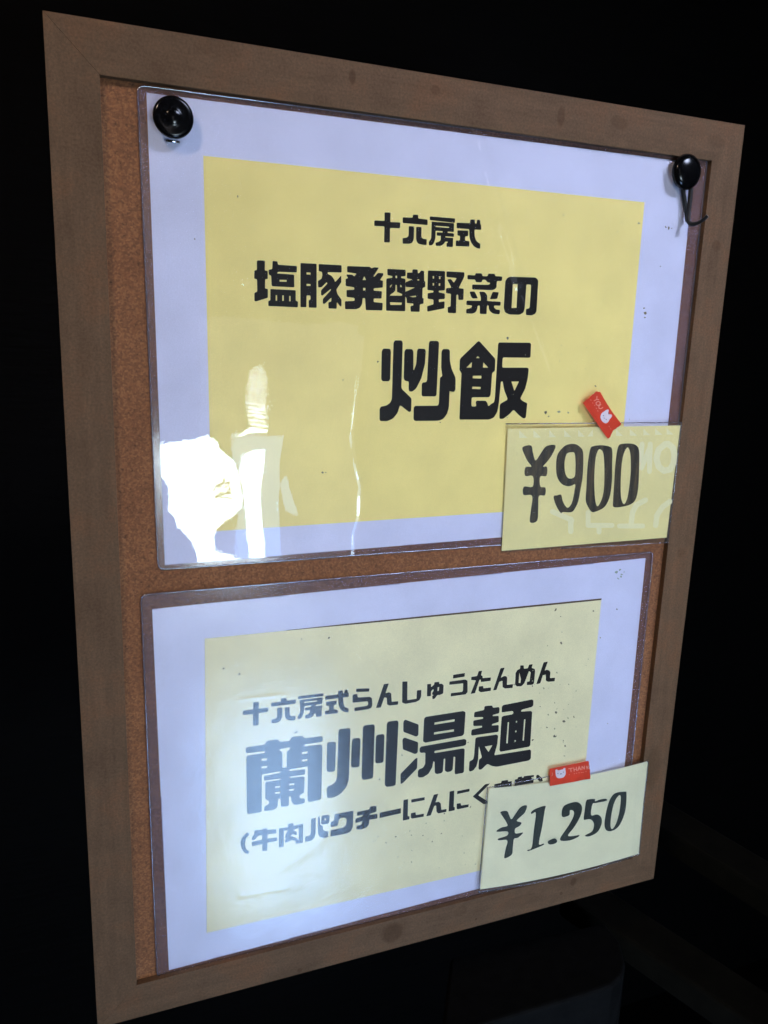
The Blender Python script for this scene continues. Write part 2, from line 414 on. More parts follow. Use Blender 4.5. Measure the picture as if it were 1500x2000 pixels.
# added mask wall with cut holes, shaping the doorway glare reflected in the laminate
def mirror(u, v, n=DOOR_N, at=-.0035):
    p = unproj(u, v, at); k = (n - at) / (CN - at)
    return (p[0] + (p[0] - CX) * k, p[1] + (p[1] - CY) * k)
def z3(pts): return [(250 + x / 3, 600 + y / 3) for x, y in pts]
holes = [
    z3([(150, 815), (215, 800), (490, 752), (530, 775), (565, 850), (620, 885), (660, 950), (675, 1010), (668, 1100), (655, 1175), (605, 1240), (545, 1305), (525, 1370), (540, 1430), (650, 1475), (640, 1560), (435, 1560), (412, 1440), (390, 1370), (330, 1320), (272, 1285), (275, 1230), (215, 1180), (235, 1100), (238, 1040), (205, 1000), (150, 980)]),
    z3([(685, 845), (780, 830), (783, 960), (780, 1100), (788, 1300), (800, 1560), (700, 1560), (675, 1350), (672, 1200), (678, 1050), (674, 940)]),
    z3([(600, 742), (700, 708), (812, 703), (802, 722), (690, 738)]),
]
def holed_wall(name, holes, n, thick, rect, mat, parent=None):
    vs, es = [], []
    polys = [[mirror(*q) for q in h] for h in holes]
    x0, y0, x1, y1 = rect
    for pl in [[(x0, y0), (x1, y0), (x1, y1), (x0, y1)]] + polys:
        k = len(vs); vs += [Vector(p) for p in pl]; es += [(k + j, k + (j + 1) % len(pl)) for j in range(len(pl))]
    r = delaunay_2d_cdt(vs, es, [], 0, 1e-5)
    F = [tuple(f) for f in r[2] if not any(inside((sum(r[0][i].x for i in f) / 3, sum(r[0][i].y for i in f) / 3), p) for p in polys)]
    o = mesh_obj(name, [bw(p.x, p.y, n) for p in r[0]], F, mat, parent)
    bm = bmesh.new(); bm.from_mesh(o.data)
    g = bmesh.ops.extrude_face_region(bm, geom=bm.faces[:])
    for e in g['geom']:
        if isinstance(e, bmesh.types.BMVert): e.co.y -= thick
    bmesh.ops.recalc_face_normals(bm, faces=bm.faces); bm.to_mesh(o.data); bm.free()
    return o
M_glare_mask = simple('glare_mask_dark', (.015, .015, .016), .9)
holes.append(z3([(742, 350), (795, 335), (822, 400), (834, 470), (826, 600), (815, 696), (692, 694), (688, 540), (708, 430)]))
ew = struct(holed_wall('glare_mask_wall', holes, DOOR_N, .02, (-3, -.76, 4, 3), M_glare_mask))
def reflected_slat(pts, n, mat, name):
    P = [mirror(*q, n=n) for q in z3(pts)]
    N = len(P); V = [bw(x, y, n) for x, y in P] + [bw(x, y, n + .003) for x, y in P]
    mesh_obj(name, V, [tuple(range(N)), tuple(range(2 * N - 1, N - 1, -1))] + [(i, N + i, N + (i + 1) % N, (i + 1) % N) for i in range(N)], mat, ew)
y = 340.0
while y < 700:
    wd, gap = (14, 4) if y < 525 else (15, 10)  # upper slats added closer together to dim the tapered glare
    reflected_slat([(670, y), (850, y + 2), (850, y + 2 + wd), (670, y + wd)], DOOR_N - .01, M_glare_mask, 'glare_mask_slat'); y += wd + gap
for a, b, wd in [((555, 1005), (525, 1045), 9), ((525, 1045), (495, 1085), 9), ((515, 1040), (605, 1032), 10), ((530, 1070), (578, 1055), 9), ((578, 1055), (595, 1072), 9), ((595, 1072), (560, 1096), 9), ((560, 1096), (520, 1100), 8), ((520, 1100), (545, 1125), 9), ((500, 1112), (602, 1130), 9), ((560, 1098), (602, 1100), 7)]:
    wd *= 1.5; dx, dy = b[0] - a[0], b[1] - a[1]; L = math.hypot(dx, dy); nx, ny = -dy / L * wd / 2, dx / L * wd / 2
    reflected_slat([(a[0] + nx, a[1] + ny), (b[0] + nx, b[1] + ny), (b[0] - nx, b[1] - ny), (a[0] - nx, a[1] - ny)], DOOR_N - .02, M_glare_mask, 'glare_mask_stroke')

# ------------------------------------------------------------------ notice board
board = thing('cork_board', 'cork notice board in a wide plain brown frame holding both menu sheets', 'notice board', bw(BW_ / 2, 0, -.009))
g = .00004; e = RAIL
w_, h_ = BW_, BH_
prism('frame_rail', [(e + g, h_ - e), (w_ - e - g, h_ - e), (w_ - g, h_), (g, h_)], -.018, 0, M_top, board, .00012)
prism('frame_rail', [(g, 0), (w_ - g, 0), (w_ - e - g, e), (e + g, e)], -.018, 0, M_bot, board, .00012)
prism('frame_rail', [(0, g), (e, e + g), (e, h_ - e - g), (0, h_ - g)], -.018, -.0001, M_side, board, .00012)
prism('frame_rail', [(w_, g), (w_, h_ - g), (w_ - e, h_ - e - g), (w_ - e, e + g)], -.018, -.0001, M_side, board, .00012)
prism('cork_panel', [(e + .0002, e + .0002), (w_ - e - .0002, e + .0002), (w_ - e - .0002, h_ - e - .0002), (e + .0002, h_ - e - .0002)], -.013, N_CORK, M_cork, board)
prism('back_panel', [(e + .0002, e + .0002), (w_ - e - .0002, e + .0002), (w_ - e - .0002, h_ - e - .0002), (e + .0002, h_ - e - .0002)], -.017, -.0132, M_back, board)

# ------------------------------------------------------------------ menu sheets
def seg_dist(p, a, b):
    d = b - a; L = d.length_squared; t = max(0, min(1, (p - a).dot(d) / L)) if L else 0
    q = a + d * t; c = d.x * (p.y - a.y) - d.y * (p.x - a.x)
    return (p - q).length, (1 if c > 0 else -1), t
def make_film(parent, outer, paper, base, nu, nv, ridges, amp, seed, mats, corner=.004):
    O = [Vector(unproj(*q, base)[:2]) for q in outer]            # TL TR BR BL
    PP = [unproj(*q, base)[:2] for q in paper]
    RD = [([Vector(unproj(*q, base)[:2]) for q in pts], h, w) for pts, h, w in ridges]
    V, P2 = [], []
    for j in range(nv + 1):
        for i in range(nu + 1):
            s, t = i / nu, j / nv
            p = (O[0] * (1 - s) + O[1] * s) * (1 - t) + (O[3] * (1 - s) + O[2] * s) * t
            # round the corners
            for k, c in enumerate(O):
                ex = (O[(k + 1) % 4] - c).normalized(); ey = (O[k - 1] - c).normalized()
                a, b = (p - c).dot(ex), (p - c).dot(ey)
                if a < corner and b < corner:
                    cc = c + ex * corner + ey * corner; d = p - cc
                    if d.length > corner: p = cc + d.normalized() * corner
            z = base + amp * noise.noise(Vector((p.x * 22 + seed, p.y * 9, 0))) + amp * .35 * noise.noise(Vector((p.x * 60, p.y * 30 + seed, 3)))
            for pts, h, w in RD:
                best = min((seg_dist(p, a, b) for a, b in zip(pts[:-1], pts[1:])), key=lambda q: q[0])
                if best[0] < w * 3:
                    wl = w * (1 + .35 * noise.noise(Vector((p.x * 90, p.y * 70, seed))))
                    hh = h * (1 + .5 * noise.noise(Vector((p.x * 50, p.y * 60, seed + 5))))
                    z += hh * math.exp(-(best[0] / wl) ** 2)
            P2.append(p); V.append(bw(p.x, p.y, z))
    F, MI = [], []
    for j in range(nv):
        for i in range(nu):
            a = j * (nu + 1) + i; f = (a, a + nu + 1, a + nu + 2, a + 1); F.append(f)
            c = (P2[f[0]] + P2[f[2]]) / 2; MI.append(0 if inside(c, PP) else 1)
    o = mesh_obj('laminate_film', V, F, None, parent, smooth=True, mats=mats, mi=MI)
    # the welded rim
    ring = [(p.x, p.y) for p in [Vector(q) for q in rounded([tuple(q) for q in O], corner)]]
    dense = []
    for a, b in zip(ring, ring[1:] + ring[:1]):
        A, B = Vector(a), Vector(b); k = max(1, int((B - A).length / .012))
        for q in range(k): dense.append(A.lerp(B, q / k))
    tube('laminate_rim', [bw(p.x, p.y, base - .0001 + .0002 * noise.noise(Vector((p.x * 30, p.y * 30, seed)))) for p in dense], .00055, M_rim, parent, closed=True, seg=8)
    return o
up_paper = [(286, 181), (1357, 318), (1285, 1024), (322, 1104)]
up_outer = [(268, 166), (1382, 311), (1302, 1041), (309, 1113)]
lo_paper = [(297, 1190), (1261, 1090), (1203, 1665), (330, 1895)]
lo_outer = [(275, 1162), (1276, 1078), (1214, 1684), (307, 1909)]
ZP0, ZP1, ZY, ZI, ZF = -.00430, -.00410, -.00395, -.00392, -.00350
def K(z): return lambda u, v: z

sheet = thing('menu_sheet', 'upper laminated menu sheet, bright yellow on white, advertising fried rice at 900 yen', 'menu sheet', bw(*unproj(800, 1065, ZP0)), 'laminated menu sheets on the cork')
slab('backing_paper', up_paper, ZP0, ZP1, M_white, sheet)
slab('yellow_panel', [(397, 304), (1259, 395), (1204, 985), (414, 1038)], ZP1 + .00001, ZY, M_yellow, sheet)
L1 = parse('''P 273,132 337,135 334,234 439,238 436,299 332,296 329,448 268,446 272,280 165,274 166,216 274,222
P 463,184 568,188 570,156 626,158 626,196 725,208 724,266 463,244
P 527,276 583,280 580,405 572,435 555,455 530,462 463,460 462,401 500,398 518,388 525,370
P 605,283 661,286 659,385 665,400 680,409 716,414 714,475 670,472 630,462 610,440 603,405
P 747,174 1012,196 1010,243 746,213
P 766,228 1001,246 999,338 808,325 806,400 795,440 782,465 765,479 738,478 736,440 750,425 762,400
H 808,272 948,284 946,296 808,285
P 880,310 935,315 935,355 880,350
P 818,340 1000,352 1000,390 820,376
P 862,370 910,374 910,395 992,400 988,495 922,494 922,455 935,448 935,440 908,438 900,455 880,475 855,484 810,483 806,448 835,444 855,430 862,415
P 1028,240 1168,246 1170,208 1219,207 1220,248 1236,250 1240,210 1274,211 1275,258 1285,258 1285,316 1215,313 1217,380 1228,420 1248,445 1276,460 1274,514 1240,508 1205,485 1180,450 1165,410 1160,370 1160,308 1028,298
P 1036,320 1150,324 1148,383 1118,383 1116,428 1162,434 1160,492 1018,485 1020,426 1060,428 1064,378 1036,375''', 700, 390, 280 / 1500, 10)
ink('lettering', L1, K(ZI), M_ink, sheet)
L2 = parse('''P 108,100 118,92 180,94 188,105 186,192 215,195 215,275 190,275 188,368 216,370 216,458 98,494 84,488 84,410 112,398 110,278 82,270 84,190 108,188
P 262,98 310,102 314,135 500,148 498,210 315,205 304,220 472,232 474,350 465,356 262,346 252,335 248,242 225,232 222,185 258,178
H 330,282 400,284 398,302 330,300
P 240,372 488,384 488,488 510,494 508,552 220,538 220,488 240,484
H 292,432 306,432 306,487 292,487
H 357,435 371,435 371,488 357,488
H 424,440 438,440 438,492 424,492
P 534,118 692,126 692,556 616,554 614,482 632,476 632,436 594,434 592,550 534,550
H 594,210 632,212 632,232 594,230
H 594,322 632,324 632,342 594,342
P 712,128 936,140 936,212 800,208 800,225 835,240 862,275 872,305 932,240 934,305 885,378 895,420 936,478 934,543 920,540 890,500 888,566 808,562 806,503 835,495 836,455 768,520 752,512 752,470 830,385 832,370 748,438 735,430 735,385 798,318 790,305 740,355 708,358 704,295 740,272 748,240 745,205 712,198
P 990,148 1215,155 1225,172 1255,160 1300,164 1246,250 1256,252 1290,215 1344,218 1342,240 1310,285 1340,290 1338,358 1290,362 1250,365 1248,388 1330,394 1326,466 1250,464 1248,500 1338,508 1334,582 1172,578 1166,462 1142,460 1136,520 1115,555 1080,570 970,570 968,492 1062,488 1062,460 985,450 984,382 1060,380 1060,356 975,342 975,272 1000,268 984,240 986,230 1040,232 1060,250 1082,222 990,208
H 1158,248 1174,284 1140,284
H 1146,362 1168,362 1168,386 1146,386''', 480, 490, .2, 10) + parse('''P 74,114 238,122 238,178 196,182 198,195 236,203 234,490 64,486 66,200 120,194 120,178 76,170
H 148,175 162,175 162,195 148,195
H 100,262 118,252 112,268 98,282
H 148,255 160,258 162,318 206,338 205,352 98,352 100,345 135,320 146,300
H 188,258 196,256 206,276 190,276
H 98,410 204,414 200,434 102,434
P 250,146 296,148 298,118 345,120 346,155 360,150 374,128 402,132 402,220 412,228 412,275 388,284 386,372 398,376 396,424 364,428 362,496 282,494 280,444 306,440 306,422 248,418 246,375 232,360 232,318 250,312 320,280 236,274 236,232 300,208 248,198
H 272,358 330,352 330,364 300,366
H 340,208 356,206 360,216 345,218
P 436,128 588,134 586,305 532,308 532,322 586,334 586,382 532,384 532,410 584,402 582,465 430,495 428,445 484,430 484,386 432,380 432,330 484,324 484,308 430,302
H 478,178 490,178 490,200 478,200
H 534,180 546,180 546,204 534,204
H 478,240 490,240 490,262 478,262
H 532,242 544,242 544,264 532,264
P 600,136 760,144 758,185 708,285 754,290 750,390 706,390 704,344 688,344 684,508 612,505 610,452 636,450 640,336 596,330 596,286 645,282 606,208 640,204 665,238 692,196 600,186
P 786,168 855,172 858,152 916,154 918,178 966,180 970,156 1030,158 1032,178 1096,182 1092,222 1048,222 1044,280 1025,298 1000,303 828,297 828,253 970,256 985,250 988,238 960,232 950,212 918,210 914,234 860,232 856,210 786,207
P 804,316 850,314 880,376 835,378 820,365
P 890,316 940,318 962,350 962,400 1082,406 1080,442 1025,440 1020,455 1040,475 1076,478 1072,518 1020,514 990,495 976,470 975,440 960,440 956,516 896,514 896,440 878,440 872,475 858,500 830,512 774,510 776,470 800,468 822,458 828,440 776,434 778,396 905,398 905,365
P 1010,318 1066,322 1050,380 985,384
P 1160,184 1390,190 1415,215 1400,490 1385,515 1355,528 1305,524 1306,470 1335,465 1340,440 1352,255 1310,252 1296,455 1285,500 1250,522 1160,520 1120,500 1108,460 1122,225 1135,200
H 1190,248 1232,250 1222,460 1178,462''', 740, 500, .22, 10)
ink('lettering', L2, K(ZI), M_ink, sheet)
L3 = parse('''P 112,160 125,135 185,138 192,160 186,400 175,418 120,418 108,400
P 214,85 225,65 285,65 294,85 282,480 370,565 366,675 350,684 270,622 250,690 210,740 160,762 100,760 94,745 94,655 105,636 150,628 185,605 200,570
P 308,160 320,140 375,140 386,160 386,330 410,270 418,150 428,136 485,138 493,155 485,270 455,390 410,480 375,508 350,505 344,485 346,418 315,415 302,395
P 520,85 530,70 595,70 607,85 585,535 575,548 465,548 456,535 458,440 468,428 495,425 503,410
P 628,160 640,140 690,140 700,155 700,240 715,310 750,390 748,490 735,510 715,508 697,500 692,640 675,700 640,745 600,758 400,760 386,745 388,645 400,630 595,628 605,610 615,385 635,375 625,300
P 935,80 948,70 960,78 1092,225 1088,330 1064,345 1052,530 1040,555 888,555 885,636 930,634 922,600 930,585 1012,585 1025,610 1030,635 1060,610 1080,600 1088,560 1116,95 1125,83 1390,85 1400,97 1395,205 1385,215 1155,212 1150,300 1370,300 1380,312 1372,390 1350,480 1305,570 1335,592 1365,605 1366,620 1355,730 1335,740 1300,715 1248,662 1215,700 1160,742 1130,742 1126,725 1130,620 1145,605 1200,575 1170,500 1155,420 1140,420 1122,610 1110,680 1080,730 1040,748 785,748 782,735 800,345 782,325 786,225
H 940,200 958,218 925,218
H 890,252 886,300 842,300
H 988,255 1030,300 985,300
H 898,370 972,370 970,394 896,392
H 894,464 966,466 964,486 890,484
H 1230,420 1295,420 1256,500''', 720, 650, 340 / 1500, 16)
ink('lettering', L3, K(ZI), M_ink, sheet)
make_film(sheet, up_outer, up_paper, ZF, 380, 260, [
    ([(712, 655), (706, 720), (697, 790), (690, 850), (696, 900), (708, 950), (705, 1010), (694, 1045), (694, 1086)], .00025, .0026),
    ([(934, 250), (955, 340), (975, 410), (1002, 500), (1016, 560)], .0015, .0037),
    ([(1016, 560), (1040, 620), (1080, 730)], .0006, .0020),
    ([(556, 840), (546, 900), (543, 960), (548, 1060)], .00003, .0016),
    ([(565, 950), (595, 1010)], .00008, .0045),
    ([(484, 545), (474, 552)], .0004, .0010),
    ], .00010, 2.0, [M_film1, M_edge])

sheet2 = thing('menu_sheet', 'lower laminated menu sheet, pale faded yellow, advertising Lanzhou noodle soup at 1,250 yen', 'menu sheet', bw(*unproj(800, 1780, ZP0)), 'laminated menu sheets on the cork')
slab('backing_paper', lo_paper, ZP0, ZP1, M_white, sheet2)
ZY2 = ZY + .00035; ZI2 = ZY2 + .00004; ZF2 = ZI2 + .0004
slab('yellow_panel', [(400, 1248), (1174.5, 1171), (1128, 1657), (404, 1822)], ZP1 + .00001, ZY2, M_yellow2, sheet2)
slab('panel_shade_line', [(560, 1231.5), (700, 1216.5), (1000, 1186.5), (1175, 1169), (1174.5, 1172), (1000, 1189.5), (700, 1219)], ZP1 + .00002, ZY2 + .00002, M_back, sheet2)  # dark strip painting the shade line along the panel's top edge
L4 = parse('''P 162,242 214,240 212,302 300,290 298,328 212,342 210,452 160,456 160,350 66,358 68,320 162,306
P 326,248 416,235 416,208 466,202 468,228 553,215 551,254 327,282
P 382,294 428,290 428,370 412,410 380,430 328,434 330,400 360,395 380,380
P 450,290 496,286 496,350 508,370 550,366 546,405 500,410 465,395 452,370
P 572,188 806,158 803,186 572,214
P 586,222 798,196 792,258 632,276 626,330 612,370 595,392 570,398 570,362 586,350 594,320
H 628,238 745,224 745,235 628,249
P 690,252 735,248 735,290 690,295
P 636,292 795,270 793,300 636,318
P 680,308 735,300 735,308 790,302 788,370 738,376 736,345 722,345 708,370 680,386 638,390 638,360 665,352 680,335
P 822,184 938,170 940,138 982,132 984,160 995,158 1000,128 1026,126 1028,155 1038,158 1036,192 985,198 988,250 1000,285 1035,298 1034,334 1000,332 965,312 945,275 940,204 822,220
P 830,238 925,226 924,262 900,266 900,305 938,314 936,342 820,354 818,322 855,316 858,272 832,276
P 1104,118 1226,114 1224,144 1104,148
P 1072,172 1116,166 1118,198 1230,192 1250,206 1252,270 1240,296 1210,306 1090,324 1088,292 1205,274 1214,262 1212,232 1072,246
P 1358,76 1404,70 1372,160 1405,150 1425,160 1430,238 1490,232 1488,264 1410,272 1388,262 1385,200 1362,198 1330,290 1286,294''', 460, 1320, 320 / 1500, 7) + parse('''P 114,270 158,268 156,430 236,418 240,346 278,342 276,400 262,430 230,446 140,462 112,450
P 328,292 362,290 362,318 388,296 390,276 430,272 432,290 455,288 470,302 466,372 440,384 415,386 395,415 375,424 370,395 385,385 372,384 370,370 385,345 380,335 362,352 360,395 326,398
H 418,320 432,316 428,350 416,352
P 552,212 654,196 650,228 550,244
P 520,270 655,252 676,262 676,360 660,380 530,398 532,370 630,358 636,345 638,285 518,298
P 708,230 758,222 772,180 802,176 792,216 806,220 805,240 878,234 874,264 792,274 788,252 778,256 740,370 702,376 748,260 706,256
P 774,312 810,308 812,328 878,320 876,350 790,362 770,350
P 960,155 996,150 962,238 990,222 1012,225 1018,240 1015,298 1068,292 1064,324 1000,330 978,318 976,262 950,272 925,342 896,346
P 1130,130 1160,130 1162,160 1195,155 1206,124 1238,120 1228,152 1256,162 1258,185 1248,285 1235,298 1186,300 1188,272 1210,268 1220,190 1205,180 1165,285 1140,310 1100,312 1085,295 1090,195 1105,170 1128,160
H 1122,195 1136,250 1130,284 1116,280
P 1332,104 1368,98 1340,175 1360,168 1382,175 1390,190 1386,240 1430,236 1426,268 1370,272 1350,262 1350,212 1325,215 1302,286 1268,292''', 760, 1270, 340 / 1500, 6)
ink('lettering', L4, K(ZI2), M_ink, sheet2)
L5 = parse('''P 92,345 105,325 268,302 285,268 390,252 402,278 500,265 510,232 615,220 630,245 785,224 800,238 797,268 780,278 632,300 630,318 780,300 795,320 785,790 775,805 680,828 660,815 662,500 492,530 492,545 638,525 636,575 495,595 495,608 620,592 632,605 628,740 605,755 585,765 590,795 636,795 632,838 545,855 515,830 505,775 490,775 488,862 415,872 412,795 390,797 385,870 350,900 262,910 262,870 300,850 310,830 300,812 272,800 272,655 280,642 410,625 410,612 262,632 258,590 410,560 410,545 240,575 240,910 225,920 120,938 105,925 98,440 100,415 120,400 268,378 268,360 105,380 92,368
H 403,345 498,325 498,345 470,365 468,510 430,515 428,370 403,355
H 238,430 290,425 288,445 236,452
H 238,502 290,495 288,515 236,520
H 608,372 660,362 658,382 606,390
H 608,440 660,432 658,450 606,458
H 362,685 410,678 408,695 360,700
H 362,738 410,732 408,748 360,752
H 492,660 540,654 538,670 490,676
H 492,712 538,706 536,720 490,726
P 838,295 850,280 905,276 920,288 912,530 900,548 850,554 834,535
P 942,180 955,160 1040,150 1052,165 1038,620 1015,690 960,755 900,785 845,790 836,775 836,700 848,682 890,668 920,635 930,590
P 1065,265 1080,245 1130,240 1145,255 1135,495 1120,508 1070,512 1056,490
P 1166,145 1180,125 1262,115 1275,130 1260,600 1245,612 1170,626 1154,605
P 1285,230 1300,212 1352,204 1364,220 1355,455 1340,468 1290,474 1278,455
P 1385,110 1400,90 1480,80 1492,95 1466,668 1450,680 1385,690 1366,670''', 460, 1390, 320 / 1500, 14) + parse('''P 130,235 145,212 270,258 268,355 250,370 130,325
P 122,395 138,376 266,420 262,515 240,530 125,485
P 240,570 260,562 256,660 125,795 105,804 104,710
P 320,205 335,188 680,134 700,145 698,180 686,345 670,362 330,425 310,412
H 416,240 600,210 598,230 414,260
H 412,330 594,302 592,322 410,350
P 280,475 292,460 690,390 708,400 706,440 690,452 416,500 414,520 680,476 692,485 685,690 675,702 605,714 600,700 606,555 590,552 582,670 565,688 530,695 510,680 514,570 500,572 492,690 475,705 435,712 418,700 416,600 405,595 395,650 360,710 310,742 272,744 262,730 264,680 280,665 310,655 330,620 332,515 290,518 278,505
P 780,145 870,125 872,95 885,88 945,84 950,105 1005,98 1012,112 1008,155 950,170 948,182 1004,178 1004,235 942,255 940,268 1004,262 1002,325 760,360 750,350 755,305 850,285 852,270 770,272 770,222 860,205 860,190 776,192
P 790,385 805,375 985,350 998,360 990,440 962,540 1290,487 1300,497 1298,570 1280,588 985,645 940,638 900,618 845,670 825,672 818,660 822,580 850,560 822,455 815,580 800,640 770,680 738,690 730,675 735,595 770,578 778,540
H 876,460 945,448 910,510
P 1032,95 1045,80 1310,28 1322,40 1320,85 1305,98 1215,122 1205,140 1300,134 1310,145 1292,450 1280,462 1020,508 1010,495 1030,190 1045,180 1130,165 1140,148 1130,134 1030,148
H 1086,238 1098,236 1086,430 1072,430
H 1236,212 1248,210 1234,405 1222,405
H 1160,226 1172,224 1172,240 1160,242
H 1154,315 1166,313 1166,328 1154,330
H 1148,402 1160,400 1160,415 1148,416''', 760, 1360, 320 / 1500, 12)
ink('lettering', L5, K(ZI2), M_ink, sheet2)
L6 = parse('''P 128,265 158,280 115,340 105,400 120,455 155,480 140,508 105,495 70,450 55,385 70,325
P 215,240 300,235 305,222 355,218 358,236 458,228 458,275 362,285 358,335 468,320 466,360 360,380 356,470 302,474 302,395 185,420 184,370 300,345 300,295 255,302 215,350 186,352 186,315 210,285
P 488,220 590,205 592,170 650,160 655,190 762,165 760,380 676,392 676,350 712,345 712,215 650,235 690,262 690,295 640,285 600,330 560,335 560,300 590,240 545,245 542,425 488,434
P 555,348 630,305 700,335 700,368 640,350 560,382''', 460, 1580, 260 / 1500, 6) + parse('''P 852,110 905,100 902,280 885,330 850,358 785,370 784,312 825,305 848,280
P 928,95 948,80 955,180 985,190 985,230 1000,248 1045,252 1042,318 990,328 945,310 928,270
P 970,85 985,72 1045,66 1060,78 1056,150 1040,168 980,175 962,165
H 1002,108 1020,106 1020,126 1002,128
P 1116,60 1328,18 1322,200 1300,250 1260,275 1070,312 1072,240 1215,210 1245,180 1255,120 1235,100 1190,98 1165,120 1150,190 1074,205 1070,150 1110,130''', 460, 1580, 260 / 1500, 8) + parse('''P 1112,918 1225,895 1232,868 1290,862 1290,915 1230,935 1228,945 1300,935 1298,978 1225,990 1222,1030 1200,1060 1150,1078 1108,1078 1108,1045 1150,1035 1165,1000 1098,1020 1098,980 1165,955 1165,945 1112,955''', 460, 1390, 320 / 1500, 8) + parse('''P 240,562 480,510 478,568 238,622
P 508,418 560,408 556,600 576,602 574,636 500,650
P 596,412 748,386 746,420 596,448
P 592,568 644,556 648,588 738,572 736,606 605,628 590,615
P 850,358 900,348 868,445 905,438 928,455 935,530 994,518 990,552 900,570 880,550 876,480 855,485 815,592 764,602
P 1028,322 1080,312 1074,498 1088,500 1084,535 1016,548
P 1114,318 1254,290 1252,322 1112,352
P 1108,460 1152,452 1158,480 1244,466 1240,498 1118,524 1106,512
P 1430,240 1484,232 1352,365 1460,435 1456,458 1410,466 1288,380''', 700, 1490, 260 / 1500, 6) + parse('''P 190,216 245,205 248,188 300,180 302,195 332,190 330,235 200,262 188,262
P 356,178 380,172 382,158 415,152 416,165 428,160 430,150 512,140 512,155 490,158 495,170 510,172 508,205 352,230
P 530,145 545,136 578,165 585,190 560,195 530,165''', 920, 1480, .24, 5)
ink('lettering', L6, K(ZI2), M_ink, sheet2)
make_film(sheet2, lo_outer, lo_paper, ZF2, 300, 240, [
    ([(470, 1366), (555, 1357)], .00008, .0010), ([(840, 1180), (1000, 1150)], .00010, .003),
    ([(560, 1690), (620, 1650), (660, 1600)], .00010, .004), ([(470, 1750), (560, 1735)], .0001, .0016),
    ], .00012, 9.0, [M_film2, M_edge])

# specks of dried soup and dirt, too many and small to count
def specks(parent, pts, mat, z, name='dirt_specks'):
    V, F = [], []
    for (u, v, s) in pts:
        n = 7; k = len(V); a0 = random.random() * 6; el = random.uniform(.45, .9)
        for i in range(n):
            t = i / n * 2 * math.pi; r = s * random.uniform(.4, 1.0)
            x, y = r * math.cos(t), r * math.sin(t) * el
            V.append(bw(*unproj(u + x * math.cos(a0) - y * math.sin(a0), v + x * math.sin(a0) + y * math.cos(a0), z)))
        F.append(tuple(range(k, k + n)))
    o = mesh_obj(name, V, F, mat, parent); o['kind'] = 'stuff'
    return o
rnd = random.Random(11)
up = [(464, 384, 3.4), (380, 467, 2.6), (1306, 445, 4.5), (1300, 443, 3), (1312, 446, 2), (1260, 612, 5.5), (1258, 602, 3.6), (1259, 620, 3), (992, 661, 4), (1066, 806, 4.2), (1072, 813, 3), (1159, 823, 3), (1163, 754, 3.4), (738, 706, 3), (670, 742, 2.4), (630, 923, 2.6), (636, 923, 1.8), (1100, 420, 2), (860, 825, 2), (1290, 520, 2)]
lo = [(1085, 1191, 4), (1159, 1193, 2.6), (1205, 1190, 2.6), (1096, 1256, 4.2), (1095, 1204, 1.6), (1121, 1400, 3), (1102, 1409, 5), (1086, 1391, 4), (1083, 1438, 4), (1068, 1421, 3), (1100, 1447, 2.6), (1040, 1446, 4), (1104, 1457, 2.6), (578, 1430, 5), (500, 1528, 4), (467, 1317, 4), (437, 1306, 3), (643, 1246, 3.4), (589, 1248, 2), (741, 1522, 4), (662, 1505, 4), (756, 1445, 4), (914, 1450, 2.4), (919, 1576, 3), (785, 1475, 1.8), (1040, 1340, 2), (1055, 1380, 2), (868, 1589, 2), (773, 1634, 3), (754, 1646, 2), (826, 1632, 2.4), (844, 1644, 2), (738, 1634, 2), (862, 1628, 1.8)]
specks(sheet, up, M_speck, ZI + .00002); specks(sheet2, lo, M_speck, ZI2 + .00002)
sm = [(rnd.uniform(980, 1230), rnd.uniform(560, 820), rnd.uniform(.8, 1.8)) for _ in range(14)] + [(1092, 804, 4), (1110, 806, 3), (1248, 436, 3), (1206, 452, 2), (1215, 434, 2.4)]
specks(sheet, sm, M_smudge, ZI + .00001, 'faint_smudges')
sm = [(rnd.gauss(1075, 45), rnd.gauss(1370, 70), rnd.uniform(.8, 2.6)) for _ in range(46)] + [(rnd.uniform(680, 930), rnd.uniform(1600, 1700), rnd.uniform(.8, 2.2)) for _ in range(22)] + [(rnd.uniform(420, 560), rnd.uniform(1290, 1400), rnd.uniform(.8, 1.8)) for _ in range(10)]
specks(sheet2, sm, M_smudge, ZI2 + .00001, 'faint_smudges')
sm = [(1204, 1118, 4), (1211, 1113, 3), (1214, 1122, 4), (1207, 1130, 3.4), (1219, 1117, 3), (1213, 1126, 3)]
specks(sheet2, sm, simple('green_stain', (.30, .36, .30), .8), ZP1 + .00003, 'green_stain')

